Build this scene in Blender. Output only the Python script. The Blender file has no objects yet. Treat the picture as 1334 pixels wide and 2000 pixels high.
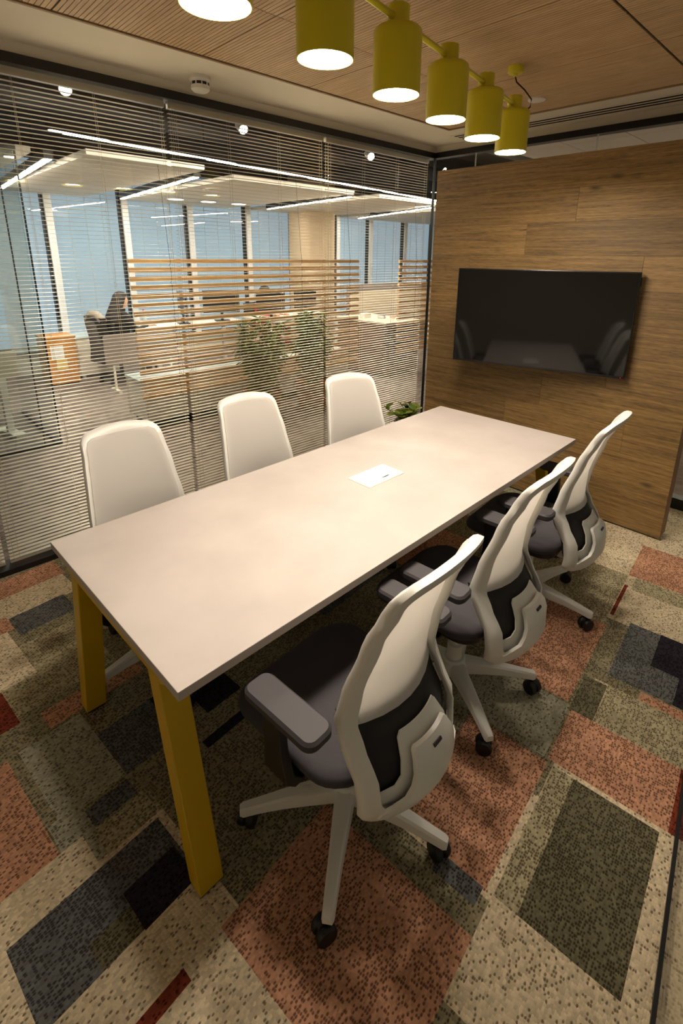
import bpy, math, random
import numpy as np
from mathutils import Vector, Matrix
random.seed(7)
sc = bpy.context.scene
col = sc.collection
R = math.radians

# ------------------------------------------------------------------ camera
CAM = dict(f=983.93, pitch=0.28883, yaw=0.79984, roll=0.01196, loc=(-0.4265, -3.0076, 1.6977), px=16.62, py=-208.6)
def make_camera():
    p, y, r = CAM['pitch'], CAM['yaw'], CAM['roll']
    d = Vector((math.cos(y)*math.cos(p), math.sin(y)*math.cos(p), -math.sin(p)))
    rt = Vector((math.sin(y), -math.cos(y), 0)); up = rt.cross(d)
    r2 = rt*math.cos(r)+up*math.sin(r); u2 = -rt*math.sin(r)+up*math.cos(r)
    m = Matrix((r2, u2, -d)).transposed().to_4x4(); m.translation = Vector(CAM['loc'])
    cd = bpy.data.cameras.new('camera'); co = bpy.data.objects.new('camera', cd); col.objects.link(co)
    cd.sensor_fit = 'VERTICAL'; cd.sensor_height = 36; cd.sensor_width = 24
    cd.lens = CAM['f']/2000*36
    cd.shift_x = -CAM['px']/2000; cd.shift_y = CAM['py']/2000
    cd.clip_start = 0.02; cd.clip_end = 100
    co.matrix_world = m
    sc.camera = co
make_camera()

# ------------------------------------------------------------------ world, exposure, light levels
w = bpy.data.worlds.new('world'); sc.world = w; w.use_nodes = True
bg = w.node_tree.nodes['Background']; bg.inputs[0].default_value = (1.0, 0.86, 0.68, 1); bg.inputs[1].default_value = 0.13
vs = sc.view_settings
vs.view_transform = 'Standard'; vs.look = 'None'; vs.gamma = 1.0; vs.use_curve_mapping = False
vs.exposure = 0.0
cy = sc.cycles; cy.max_bounces = 5; cy.diffuse_bounces = 3; cy.glossy_bounces = 2; cy.transmission_bounces = 2; cy.transparent_max_bounces = 10; cy.sample_clamp_indirect = 8; cy.adaptive_threshold = .025
PENDANT_E = 188.0      # emission of each pendant diffuser
STRIP_E = 150.0         # office linear lights
WINDOW_E = 0.72        # glow given to the far blinds in place of daylight through them
SPOT_W = 260.0          # office track spots

# ------------------------------------------------------------------ helpers
def s2l(c):
    return tuple(((v/255)/12.92 if v/255 <= .04045 else ((v/255+.055)/1.055)**2.4) for v in c)
class MB:
    def __init__(s): s.v = []; s.f = []; s.m = []
    def add(s, vs, fs, mi=0):
        o = len(s.v); s.v += [tuple(v) for v in vs]; s.f += [tuple(i+o for i in f) for f in fs]; s.m += [mi]*len(fs); return s
    def box(s, x0, x1, y0, y1, z0, z1, mat=None, mi=0):
        vs = [(x, y, z) for z in (z0, z1) for y in (y0, y1) for x in (x0, x1)]
        if mat is not None: vs = [tuple(mat @ Vector(v)) for v in vs]
        return s.add(vs, [(0,2,3,1),(4,5,7,6),(0,1,5,4),(1,3,7,5),(3,2,6,7),(2,0,4,6)], mi)
    def loft(s, rings, closed=True, caps=True, mi=0):
        n = len(rings[0]); vs = [p for r in rings for p in r]; fs = []
        for i in range(len(rings)-1):
            for j in range(n if closed else n-1):
                k = (j+1) % n
                fs.append((i*n+j, i*n+k, (i+1)*n+k, (i+1)*n+j))
        if caps and closed:
            fs.append(tuple(range(n-1, -1, -1))); b = (len(rings)-1)*n; fs.append(tuple(range(b, b+n)))
        return s.add(vs, fs, mi)
    def tube(s, pts, r, n=8, caps=True, mi=0):
        pts = [Vector(p) for p in pts]; rings = []
        rr = r if isinstance(r, (list, tuple)) else [r]*len(pts)
        up = Vector((0, 0, 1))
        for i, p in enumerate(pts):
            t = (pts[min(i+1, len(pts)-1)]-pts[max(i-1, 0)]).normalized()
            a = up if abs(t.dot(up)) < .95 else Vector((1, 0, 0))
            u = t.cross(a).normalized(); v = u.cross(t).normalized()
            rings.append([tuple(p+(u*math.cos(2*math.pi*k/n)+v*math.sin(2*math.pi*k/n))*rr[i]) for k in range(n)])
        return s.loft(rings, True, caps, mi)
    def lathe(s, prof, c=(0, 0, 0), n=24, caps=True, mi=0):
        rings = [[(c[0]+r*math.cos(2*math.pi*k/n), c[1]+r*math.sin(2*math.pi*k/n), c[2]+z) for k in range(n)] for r, z in prof]
        return s.loft(rings, True, caps, mi)
    def prism(s, poly, y0, y1, mi=0):   # polygon in x,z extruded along y
        n = len(poly)
        vs = [(x, y0, z) for x, z in poly]+[(x, y1, z) for x, z in poly]
        fs = [tuple(range(n)), tuple(range(2*n-1, n-1, -1))]+[(i, i+n, (i+1) % n+n, (i+1) % n) for i in range(n)]
        return s.add(vs, fs, mi)
    def mesh(s, name, mats, smooth=None):
        me = bpy.data.meshes.new(name); me.from_pydata(s.v, [], s.f)
        if not isinstance(mats, (list, tuple)): mats = [mats]
        for m in mats: me.materials.append(m)
        if len(mats) > 1: me.polygons.foreach_set('material_index', s.m)
        me.validate(); 
        import bmesh
        bm = bmesh.new(); bm.from_mesh(me); bmesh.ops.recalc_face_normals(bm, faces=bm.faces); bm.to_mesh(me); bm.free()
        if smooth is not None:
            me.shade_smooth(); me.set_sharp_from_angle(angle=R(smooth))
        return me
    def obj(s, name, mats, parent=None, smooth=None, bevel=0, loc=None):
        return link(name, s.mesh(name, mats, smooth), parent, bevel, loc)
def link(name, me, parent=None, bevel=0, loc=None):
    o = bpy.data.objects.new(name, me); col.objects.link(o)
    if parent is not None: o.parent = parent
    if loc is not None: o.location = loc
    if bevel:
        b = o.modifiers.new('bevel', 'BEVEL'); b.width = bevel; b.segments = 2; b.limit_method = 'ANGLE'; b.angle_limit = R(40)
    return o
def empty(name, loc=(0, 0, 0), rz=0):
    o = bpy.data.objects.new(name, None); col.objects.link(o); o.location = loc; o.rotation_euler = (0, 0, rz); o.empty_display_size = .1
    return o
def tag(o, label, cat=None, group=None, kind=None):
    o['label'] = label
    if cat: o['category'] = cat
    if group: o['group'] = group
    if kind: o['kind'] = kind
    return o
def struct(o, label=None):
    o['kind'] = 'structure'
    if label: o['label'] = label
    return o
def copy_tree(o, parent=None):
    c = o.copy(); col.objects.link(c); c.parent = parent
    for ch in o.children: copy_tree(ch, c)
    return c
def rrect(hx, hy, r, n=5, cx=0, cy=0):   # rounded rectangle outline, counter-clockwise
    pts = []
    for sx, sy, a0 in ((1, 1, 0), (-1, 1, 90), (-1, -1, 180), (1, -1, 270)):
        for k in range(n+1):
            a = R(a0+90*k/n); pts.append((cx+sx*(hx-r)+r*math.cos(a), cy+sy*(hy-r)+r*math.sin(a)))
    return pts
def rbox(mb, hx, hy, z0, z1, r, e=.004, cx=0, cy=0, mat=None, mi=0, n=5):  # rounded slab with soft edges
    rings = []
    for ins, z in ((e, z0), (0, z0+e), (0, z1-e), (e, z1)):
        ring = [(x, y, z) for x, y in rrect(hx-ins, hy-ins, max(r-ins, .001), n, cx, cy)]
        if mat is not None: ring = [tuple(mat @ Vector(p)) for p in ring]
        rings.append(ring)
    return mb.loft(rings, True, True, mi)

# ------------------------------------------------------------------ materials
def mat(name, rgb, rough=.5, metal=0, spec=None, emit=None, estr=0, noise=0, nscale=40, bump=0, bscale=200, coat=0, trans=0):
    m = bpy.data.materials.new(name); m.use_nodes = True; nt = m.node_tree; b = nt.nodes['Principled BSDF']
    c = s2l(rgb)+(1,)
    b.inputs['Base Color'].default_value = c; b.inputs['Roughness'].default_value = rough; b.inputs['Metallic'].default_value = metal
    if spec is not None: b.inputs['Specular IOR Level'].default_value = spec
    if coat: b.inputs['Coat Weight'].default_value = coat; b.inputs['Coat Roughness'].default_value = .05
    if emit: b.inputs['Emission Color'].default_value = s2l(emit)+(1,); b.inputs['Emission Strength'].default_value = estr
    tc = nt.nodes.new('ShaderNodeTexCoord')
    if noise:
        n = nt.nodes.new('ShaderNodeTexNoise'); n.inputs['Scale'].default_value = nscale; n.inputs['Detail'].default_value = 5
        nt.links.new(tc.outputs['Object'], n.inputs['Vector'])
        h = nt.nodes.new('ShaderNodeMix'); h.data_type = 'RGBA'; h.blend_type = 'MULTIPLY'; h.inputs[0].default_value = 1
        cr = nt.nodes.new('ShaderNodeMapRange'); cr.inputs[1].default_value = .3; cr.inputs[2].default_value = .7; cr.inputs[3].default_value = 1-noise; cr.inputs[4].default_value = 1+noise*.4
        nt.links.new(n.outputs['Fac'], cr.inputs[0]); h.inputs[6].default_value = c; nt.links.new(cr.outputs[0], h.inputs[7]); nt.links.new(h.outputs[2], b.inputs['Base Color'])
    if bump:
        n2 = nt.nodes.new('ShaderNodeTexNoise'); n2.inputs['Scale'].default_value = bscale
        nt.links.new(tc.outputs['Object'], n2.inputs['Vector'])
        bp = nt.nodes.new('ShaderNodeBump'); bp.inputs['Strength'].default_value = bump; bp.inputs['Distance'].default_value = .002
        nt.links.new(n2.outputs['Fac'], bp.inputs['Height']); nt.links.new(bp.outputs[0], b.inputs['Normal'])
    return m
def emit_mat(name, rgb, strength):
    m = bpy.data.materials.new(name); m.use_nodes = True; nt = m.node_tree
    nt.nodes.remove(nt.nodes['Principled BSDF']); e = nt.nodes.new('ShaderNodeEmission')
    e.inputs[0].default_value = s2l(rgb)+(1,); e.inputs[1].default_value = strength
    nt.links.new(e.outputs[0], nt.nodes['Material Output'].inputs[0]); return m
def glass_mat(name, tint=(250, 251, 249), refl=1.0):
    m = bpy.data.materials.new(name); m.use_nodes = True; nt = m.node_tree
    nt.nodes.remove(nt.nodes['Principled BSDF'])
    t = nt.nodes.new('ShaderNodeBsdfTransparent'); t.inputs[0].default_value = s2l(tint)+(1,)
    g = nt.nodes.new('ShaderNodeBsdfGlossy'); g.inputs['Roughness'].default_value = .0; g.inputs[0].default_value = (1, 1, 1, 1)
    lw = nt.nodes.new('ShaderNodeLayerWeight'); lw.inputs['Blend'].default_value = .5      # Schlick curve on the facing ratio
    pw = nt.nodes.new('ShaderNodeMath'); pw.operation = 'POWER'; pw.inputs[1].default_value = 5; nt.links.new(lw.outputs['Facing'], pw.inputs[0])
    mu = nt.nodes.new('ShaderNodeMath'); mu.operation = 'MULTIPLY_ADD'; mu.inputs[1].default_value = .6*refl; mu.inputs[2].default_value = .035*refl
    mx = nt.nodes.new('ShaderNodeMixShader')
    nt.links.new(pw.outputs[0], mu.inputs[0]); nt.links.new(mu.outputs[0], mx.inputs[0])
    nt.links.new(t.outputs[0], mx.inputs[1]); nt.links.new(g.outputs[0], mx.inputs[2]); nt.links.new(mx.outputs[0], nt.nodes['Material Output'].inputs[0])
    return m
def wood_mat(name, dark, light, axis='Y', rough=.5, stretch=14, fine=1.0, knots=True, var=.25, bump=.15):
    m = bpy.data.materials.new(name); m.use_nodes = True; nt = m.node_tree; N = nt.nodes; L = nt.links; b = N['Principled BSDF']
    tc = N.new('ShaderNodeTexCoord'); oi = N.new('ShaderNodeObjectInfo')
    mp = N.new('ShaderNodeMapping'); L.new(tc.outputs['Object'], mp.inputs[0])
    sc3 = {'X': (1, stretch, stretch), 'Y': (stretch, 1, stretch), 'Z': (stretch, stretch, 1)}[axis]
    mp.inputs['Scale'].default_value = sc3
    cm = N.new('ShaderNodeVectorMath'); cm.operation = 'SCALE'; cm.inputs[0].default_value = (13.7, 27.1, 9.3); L.new(oi.outputs['Random'], cm.inputs['Scale'])
    ad = N.new('ShaderNodeVectorMath'); ad.operation = 'ADD'; L.new(mp.outputs[0], ad.inputs[0]); L.new(cm.outputs[0], ad.inputs[1])
    n1 = N.new('ShaderNodeTexNoise'); n1.inputs['Scale'].default_value = 2.2; n1.inputs['Detail'].default_value = 6; n1.inputs['Distortion'].default_value = .9
    n2 = N.new('ShaderNodeTexNoise'); n2.inputs['Scale'].default_value = 11*fine; n2.inputs['Detail'].default_value = 4
    L.new(ad.outputs[0], n1.inputs['Vector']); L.new(ad.outputs[0], n2.inputs['Vector'])
    mx = N.new('ShaderNodeMath'); mx.operation = 'MULTIPLY_ADD'; mx.inputs[1].default_value = .55
    L.new(n2.outputs['Fac'], mx.inputs[0])
    ml = N.new('ShaderNodeMath'); ml.operation = 'MULTIPLY'; ml.inputs[1].default_value = .5; L.new(n1.outputs['Fac'], ml.inputs[0]); L.new(ml.outputs[0], mx.inputs[2])
    rp = N.new('ShaderNodeValToRGB'); rp.color_ramp.elements[0].position = .36; rp.color_ramp.elements[1].position = .66
    rp.color_ramp.elements[0].color = s2l(dark)+(1,); rp.color_ramp.elements[1].color = s2l(light)+(1,)
    L.new(mx.outputs[0], rp.inputs[0])
    last = rp.outputs[0]
    if knots:
        mp2 = N.new('ShaderNodeMapping'); L.new(tc.outputs['Object'], mp2.inputs[0]); mp2.inputs['Scale'].default_value = {'Y': (1, 1.6, 3.4), 'X': (1.6, 3.4, 3.4), 'Z': (3.4, 3.4, 1.6)}[axis]
        ad2 = N.new('ShaderNodeVectorMath'); ad2.operation = 'ADD'; L.new(mp2.outputs[0], ad2.inputs[0]); L.new(cm.outputs[0], ad2.inputs[1])
        vo = N.new('ShaderNodeTexVoronoi'); vo.inputs['Scale'].default_value = 1.3; L.new(ad2.outputs[0], vo.inputs['Vector'])
        kr = N.new('ShaderNodeMapRange'); kr.inputs[1].default_value = .02; kr.inputs[2].default_value = .11; kr.inputs[3].default_value = .35; kr.inputs[4].default_value = 1
        L.new(vo.outputs['Distance'], kr.inputs[0])
        mk = N.new('ShaderNodeMix'); mk.data_type = 'RGBA'; mk.blend_type = 'MULTIPLY'; mk.inputs[0].default_value = 1
        L.new(last, mk.inputs[6]); L.new(kr.outputs[0], mk.inputs[7]); last = mk.outputs[2]
    vr = N.new('ShaderNodeMapRange'); vr.inputs[3].default_value = 1-var; vr.inputs[4].default_value = 1+var; L.new(oi.outputs['Random'], vr.inputs[0])
    mv = N.new('ShaderNodeMix'); mv.data_type = 'RGBA'; mv.blend_type = 'MULTIPLY'; mv.inputs[0].default_value = 1
    L.new(last, mv.inputs[6]); L.new(vr.outputs[0], mv.inputs[7]); L.new(mv.outputs[2], b.inputs['Base Color'])
    b.inputs['Roughness'].default_value = rough
    if bump:
        bp = N.new('ShaderNodeBump'); bp.inputs['Strength'].default_value = bump; bp.inputs['Distance'].default_value = .003
        L.new(mx.outputs[0], bp.inputs['Height']); L.new(bp.outputs[0], b.inputs['Normal'])
    return m
def carpet_mat():
    m = bpy.data.materials.new('patchwork_carpet'); m.use_nodes = True; nt = m.node_tree; N = nt.nodes; L = nt.links; b = N['Principled BSDF']
    at = N.new('ShaderNodeAttribute'); at.attribute_name = 'yarn'
    tc = N.new('ShaderNodeTexCoord')
    mp = N.new('ShaderNodeMapping'); mp.inputs['Rotation'].default_value = (0, 0, R(-6)); mp.inputs['Scale'].default_value = (105, 160, 1); L.new(tc.outputs['Object'], mp.inputs[0])
    vo = N.new('ShaderNodeTexVoronoi'); vo.voronoi_dimensions = '2D'; vo.inputs['Scale'].default_value = 1; vo.inputs['Randomness'].default_value = .55; L.new(mp.outputs[0], vo.inputs['Vector'])
    sp = N.new('ShaderNodeSeparateColor'); L.new(vo.outputs['Color'], sp.inputs[0])
    big = N.new('ShaderNodeTexNoise'); big.inputs['Scale'].default_value = 9; big.inputs['Detail'].default_value = 3; L.new(tc.outputs['Object'], big.inputs['Vector'])
    bm = N.new('ShaderNodeMapRange'); bm.inputs[1].default_value = .3; bm.inputs[2].default_value = .7; bm.inputs[3].default_value = .4; bm.inputs[4].default_value = 1.1; L.new(big.outputs['Fac'], bm.inputs[0])
    de = N.new('ShaderNodeMath'); de.operation = 'MULTIPLY'; L.new(at.outputs['Alpha'], de.inputs[0]); L.new(bm.outputs[0], de.inputs[1])
    lt = N.new('ShaderNodeMath'); lt.operation = 'LESS_THAN'; L.new(sp.outputs[0], lt.inputs[0]); L.new(de.outputs[0], lt.inputs[1])
    # dark dash in the middle of a loop, pale loop elsewhere
    dm = N.new('ShaderNodeMapRange'); dm.inputs[1].default_value = .28; dm.inputs[2].default_value = .55; dm.inputs[3].default_value = 1; dm.inputs[4].default_value = .12; L.new(vo.outputs['Distance'], dm.inputs[0])
    mu = N.new('ShaderNodeMath'); mu.operation = 'MULTIPLY'; L.new(lt.outputs[0], mu.inputs[0]); L.new(dm.outputs[0], mu.inputs[1])
    dk = N.new('ShaderNodeMix'); dk.data_type = 'RGBA'; dk.blend_type = 'MULTIPLY'; dk.inputs[7].default_value = (.34, .30, .28, 1)
    L.new(mu.outputs[0], dk.inputs[0])
    vr = N.new('ShaderNodeMapRange'); vr.inputs[3].default_value = .78; vr.inputs[4].default_value = 1.2; L.new(sp.outputs[1], vr.inputs[0])
    mv = N.new('ShaderNodeMix'); mv.data_type = 'RGBA'; mv.blend_type = 'MULTIPLY'; mv.inputs[0].default_value = 1
    L.new(at.outputs['Color'], mv.inputs[6]); L.new(vr.outputs[0], mv.inputs[7]); L.new(mv.outputs[2], dk.inputs[6])
    L.new(dk.outputs[2], b.inputs['Base Color']); b.inputs['Roughness'].default_value = .95; b.inputs['Specular IOR Level'].default_value = .1
    bp = N.new('ShaderNodeBump'); bp.inputs['Strength'].default_value = .5; bp.inputs['Distance'].default_value = .004; bp.invert = True
    L.new(vo.outputs['Distance'], bp.inputs['Height']); L.new(bp.outputs[0], b.inputs['Normal'])
    return m
def office_carpet_mat():
    m = bpy.data.materials.new('streaked_grey_carpet'); m.use_nodes = True; nt = m.node_tree; N = nt.nodes; L = nt.links; b = N['Principled BSDF']
    tc = N.new('ShaderNodeTexCoord'); mp = N.new('ShaderNodeMapping'); mp.inputs['Scale'].default_value = (3, 26, 1); mp.inputs['Rotation'].default_value = (0, 0, R(-6)); L.new(tc.outputs['Object'], mp.inputs[0])
    n = N.new('ShaderNodeTexNoise'); n.inputs['Scale'].default_value = 2.5; n.inputs['Detail'].default_value = 6; L.new(mp.outputs[0], n.inputs['Vector'])
    rp = N.new('ShaderNodeValToRGB'); rp.color_ramp.elements[0].position = .35; rp.color_ramp.elements[1].position = .68
    rp.color_ramp.elements[0].color = s2l((62, 55, 52))+(1,); rp.color_ramp.elements[1].color = s2l((158, 146, 138))+(1,)
    L.new(n.outputs['Fac'], rp.inputs[0]); L.new(rp.outputs[0], b.inputs['Base Color']); b.inputs['Roughness'].default_value = .95; b.inputs['Specular IOR Level'].default_value = .1
    return m
def table_mat():
    m = mat('pale_concrete_laminate', (186, 176, 168), .42, noise=.10, nscale=5)
    return m

def mesh_fabric_mat():
    m = mat('white_mesh_fabric', (236, 233, 228), .8, bump=.25, bscale=700); nt = m.node_tree; b = nt.nodes['Principled BSDF']
    t = nt.nodes.new('ShaderNodeBsdfTranslucent'); t.inputs[0].default_value = s2l((246, 242, 236))+(1,)
    mx = nt.nodes.new('ShaderNodeMixShader'); mx.inputs[0].default_value = .6
    nt.links.new(b.outputs[0], mx.inputs[1]); nt.links.new(t.outputs[0], mx.inputs[2]); nt.links.new(mx.outputs[0], nt.nodes['Material Output'].inputs[0])
    return m
M = dict(
    white=mat('white_plastic', (226, 224, 216), .38, bump=.03, bscale=500),
    whitefab=mesh_fabric_mat(),
    greyfab=mat('grey_seat_fabric', (74, 71, 74), .95, noise=.08, nscale=300, bump=.2, bscale=600, spec=.2),
    darkfab=mat('charcoal_lumbar_fabric', (44, 42, 42), .9, bump=.2, bscale=600),
    black=mat('black_plastic', (16, 15, 17), .45),
    armpad=mat('soft_black_arm_pad', (58, 54, 57), .62),
    yellow=mat('mustard_yellow_paint', (196, 160, 10), .42),
    lampyellow=mat('lemon_yellow_lacquer', (224, 210, 44), .4, coat=.1),
    blackmetal=mat('black_anodised_frame', (10, 10, 13), .4),
    plaster=mat('warm_white_plaster', (214, 205, 188), .9, noise=.03, nscale=6),
    soffit=mat('white_painted_board', (226, 217, 200), .85),
    table=table_mat(), tableedge=mat('grey_table_edge', (176, 166, 157), .6),
    screen=mat('tv_glass', (5, 5, 6), .06, spec=.5), tvbody=mat('tv_black_plastic', (9, 9, 10), .3),
    slat=mat('silver_cream_slat', (192, 183, 166), .34, metal=.3),
    cord=mat('pale_cord', (196, 186, 160), .8), cordblack=mat('black_cord', (14, 13, 14), .8),
    cable=mat('brown_textile_cable', (52, 34, 24), .8),
    screenwood=wood_mat('pine_slat', (196, 144, 84), (232, 190, 130), 'X', .55, knots=False, var=.1, bump=.05),
    panel=wood_mat('rustic_oak', (82, 62, 34), (160, 127, 77), 'Y', .55, stretch=34, fine=1.8, var=.22),
    ceilwood=wood_mat('ceiling_oak_veneer', (178, 146, 106), (206, 174, 132), 'Y', .6, knots=False, var=.06, bump=.05),
    edge=mat('panel_edge_veneer', (146, 116, 82), .6), groove=mat('dark_groove', (26, 18, 12), .9),
    glass=glass_mat('partition_glass'), glasswin=glass_mat('window_glass', (240, 245, 246), 1.0),
    whitecab=mat('white_laminate', (224, 220, 208), .5), glasstop=mat('pale_blue_glass_top', (186, 206, 210), .15),
    mullion=mat('white_mullion', (214, 218, 220), .5), 
    ceilpanel=mat('white_ceiling_tile', (222, 218, 208), .9), darkceil=mat('dark_exposed_ceiling', (52, 46, 40), .9, noise=.3, nscale=8),
    duct=mat('dull_metal_duct', (98, 104, 108), .5, metal=.4),
    column=mat('beige_column', (178, 160, 134), .8), brown=wood_mat('walnut_brown', (84, 62, 46), (112, 86, 64), 'Y', .5, knots=False),
    orange=wood_mat('honey_cupboard', (176, 116, 44), (206, 146, 66), 'Z', .5, knots=False),
    leaf=mat('leaf_green', (96, 128, 34), .45, noise=.25, nscale=30), leafdark=mat('leaf_dark_green', (44, 84, 26), .4, noise=.2, nscale=30),
    leafpale=mat('leaf_yellow_green', (150, 158, 62), .45, noise=.2, nscale=30), foliage=mat('bamboo_green', (132, 146, 64), .5, noise=.3, nscale=20),
    pot=mat('woven_basket', (160, 116, 74), .8, noise=.3, nscale=60, bump=.6, bscale=120), potwhite=mat('white_ceramic_pot', (220, 214, 200), .3), soil=mat('soil', (42, 30, 22), .95),
    skin=mat('skin', (206, 160, 128), .55), hair=mat('dark_brown_hair', (34, 26, 22), .6, noise=.3, nscale=40), cloth=mat('black_cloth', (26, 23, 23), .9), greycloth=mat('grey_lining', (150, 142, 130), .9),
    redcloth=mat('red_cloth', (206, 46, 30), .85), greyboard=mat('grey_upholstery', (136, 126, 120), .9, noise=.05, nscale=90), paper=mat('paper', (240, 238, 232), .8), yellowpaper=mat('pale_yellow_paper', (236, 206, 130), .8),
    beigeboard=mat('beige_fabric_divider', (206, 194, 172), .9), monitor=mat('monitor_black', (18, 18, 20), .35), bluebook=mat('blue_cover', (60, 100, 150), .6), orangebook=mat('orange_cover', (206, 120, 60), .6),
    diffuser=emit_mat('pendant_diffuser', (255, 240, 222), PENDANT_E), strip=emit_mat('office_strip_light', (255, 240, 218), STRIP_E),
    spot=emit_mat('spot_lens', (255, 246, 226), 60), downlight=emit_mat('round_downlight', (255, 248, 232), 9), led=emit_mat('red_standby_led', (255, 20, 20), 2),
    blind=mat('pale_blue_roller_blind', (126, 140, 152), .9, emit=(190, 205, 220), estr=WINDOW_E),  # emission stands in for daylight coming through the cloth
    disc=mat('white_sensor_plastic', (226, 222, 212), .4), detslot=mat('detector_slot', (40, 38, 36), .8),
)

for k_ in ('blind', 'led', 'spot', 'downlight'): M[k_].cycles.emission_sampling = 'NONE'   # weak emitters: found by bounce rays, cheaper to render

# ------------------------------------------------------------------ floor of the meeting room (patchwork carpet)
TH = R(6.0); OX, OY = .4, -2.0
CC = dict(terra=(190, 142, 112), dred=(122, 56, 38), blue=(101, 102, 100), navy=(44, 40, 48), olived=(104, 99, 76), mott=(168, 158, 126), grey=(158, 154, 132), cream=(206, 190, 158), olive=(140, 132, 104))
PATCH = [  # colour, speckle, u0, u1, v0, v1 in the carpet's own axes (metres)
    ('cream', .25, 1.5, 3.6, -1.1, .1), ('mott', .6, 1.35, 1.95, -.56, -.1), ('grey', .35, 2.3, 3.0, -.1, .5),
    ('cream', .25, -.2, 1.06, -1.4, -.62), ('cream', .2, -.92, -.40, -.70, .30),
    ('olive', .7, -.40, .10, -.10, .34), ('cream', .3, .05, .42, -.62, -.22), ('mott', .6, -.62, -.2, 1.0, 1.4), ('cream', .25, -.75, -.1, 1.62, 1.84), ('cream', .3, -.78, -.45, 1.18, 1.62),
    ('blue', .6, .6, 1.1, .5, .9), ('terra', .6, 1.2, 1.7, .2, .7), ('olive', .6, .1, .6, 0.0, .4), ('cream', .3, .5, 1.2, .9, 1.5), ('terra', .6, .1, .5, .7, 1.1), ('navy', .5, 1.3, 1.7, .9, 1.3), ('cream', .3, 1.7, 2.5, .6, 1.4), ('olived', .6, 2.0, 2.5, .0, .5),
    ('terra', .55, 1.954, 2.348, -.96, -.559), ('dred', .3, 1.536, 1.847, -.581, -.564), ('mott', .5, 1.82, 1.95, -.95, -.6),
    ('blue', .6, 1.117, 1.532, -.788, -.659), ('navy', .5, 1.118, 1.536, -1.05, -.788), ('blue', .6, 1.118, 1.29, -.896, -.788),
    ('terra', .4, 1.059, 1.108, -1.0, -.786), ('olived', .6, .826, 1.049, -.674, -.587), ('mott', .6, .835, 1.06, -1.05, -.675),
    ('terra', .7, .572, .834, -.985, -.596), ('dred', .7, .572, .834, -1.2, -.965), ('mott', .75, .071, .555, -.70, -.622), ('olived', .85, .071, .555, -.945, -.69),
    ('terra', .7, .064, .556, -.600, -.305), ('grey', .25, .570, .853, -.584, -.216), ('terra', .6, .864, 1.438, -.574, -.294), ('mott', .6, 1.1, 1.5, -.30, -.1),
    ('blue', .7, .013, .070, -.593, -.459), ('terra', .6, -.46, -.05, -.62, -.105),
    ('terra', .6, -.6, -.085, 1.825, 1.992), ('blue', .6, -.418, -.17, 1.47, 1.637), ('terra', .5, -.7, -.42, 1.542, 1.66),
    ('terra', .5, -.518, -.150, .854, .954), ('dred', .5, -.9, -.582, .966, 1.174), ('grey', .3, -.63, -.42, .477, .84), ('blue', .8, -.420, -.215, .473, .700), ('navy', .5, -.215, -.16, .55, .70),
    ('navy', .5, -.10, .059, .469, .613), ('navy', .4, -.185, .007, .345, .384), ('terra', .5, -1.2, -.665, .394, .834),
    ('grey', .3, -.66, -.56, .29, .50), ('cream', .2, -1.2, -.60, .27, .394),
    ('blue', .7, -.564, -.426, .389, .461), ('mott', .75, -.573, -.40, .284, .384), ('blue', .75, -.840, -.425, .043, .270), ('olived', .8, -.70, -.44, .043, .12), ('navy', .4, -.591, -.435, .039, .161),
    ('dred', .5, -.80, -.568, -.135, -.100), ('terra', .5, -1.2, -.86, -.05, .05),
]
def build_floor():
    c, s = math.cos(TH), math.sin(TH)
    us = {-1.6, 3.8}; vs_ = {-1.6, 2.6}
    for p in PATCH: us |= {p[2], p[3]}; vs_ |= {p[4], p[5]}
    us = sorted(us); vs_ = sorted(vs_)
    rnd = random.Random(3)
    verts = []; faces = []; cols = []
    for v in vs_:
        for u in us: verts.append((OX+u*c-v*s, OY+u*s+v*c, 0))
    n = len(us)
    for j in range(len(vs_)-1):
        for i in range(n-1):
            um = (us[i]+us[i+1])/2; vm = (vs_[j]+vs_[j+1])/2
            name, sp = 'olive', .6
            for p in PATCH:
                if p[2] < um < p[3] and p[4] < vm < p[5]: name, sp = p[0], p[1]
            faces.append((j*n+i, j*n+i+1, (j+1)*n+i+1, (j+1)*n+i)); cols.append(s2l(CC[name])+(sp,))
    me = bpy.data.meshes.new('floor'); me.from_pydata(verts, [], faces)
    a = me.attributes.new('yarn', 'FLOAT_COLOR', 'CORNER')
    buf = []
    for f, cc in zip(me.polygons, cols): buf += list(cc)*len(f.vertices)
    a.data.foreach_set('color', buf)
    me.materials.append(carpet_mat())
    # trim everything past the glass line
    import bmesh
    bm = bmesh.new(); bm.from_mesh(me)
    for co, no in (((0, .02, 0), (0, 1, 0)), ((3.52, 0, 0), (1, 0, 0))):
        bmesh.ops.bisect_plane(bm, geom=bm.verts[:]+bm.edges[:]+bm.faces[:], plane_co=co, plane_no=no, clear_outer=True)
    bm.to_mesh(me); bm.free()
    return struct(link('floor', me), 'patchwork carpet in cream, terracotta, olive and blue')
build_floor()
struct(MB().box(-1.6, 13, .02, 5.6, -.05, 0).obj('floor.001', office_carpet_mat()), 'grey streaked office carpet beyond the glass')
struct(MB().box(3.52, 13, -3.6, .02, -.05, 0).obj('floor.002', mat('dark_corridor_floor', (110, 92, 78), .9, noise=.3, nscale=20)), 'corridor carpet behind the wood panel')

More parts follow.
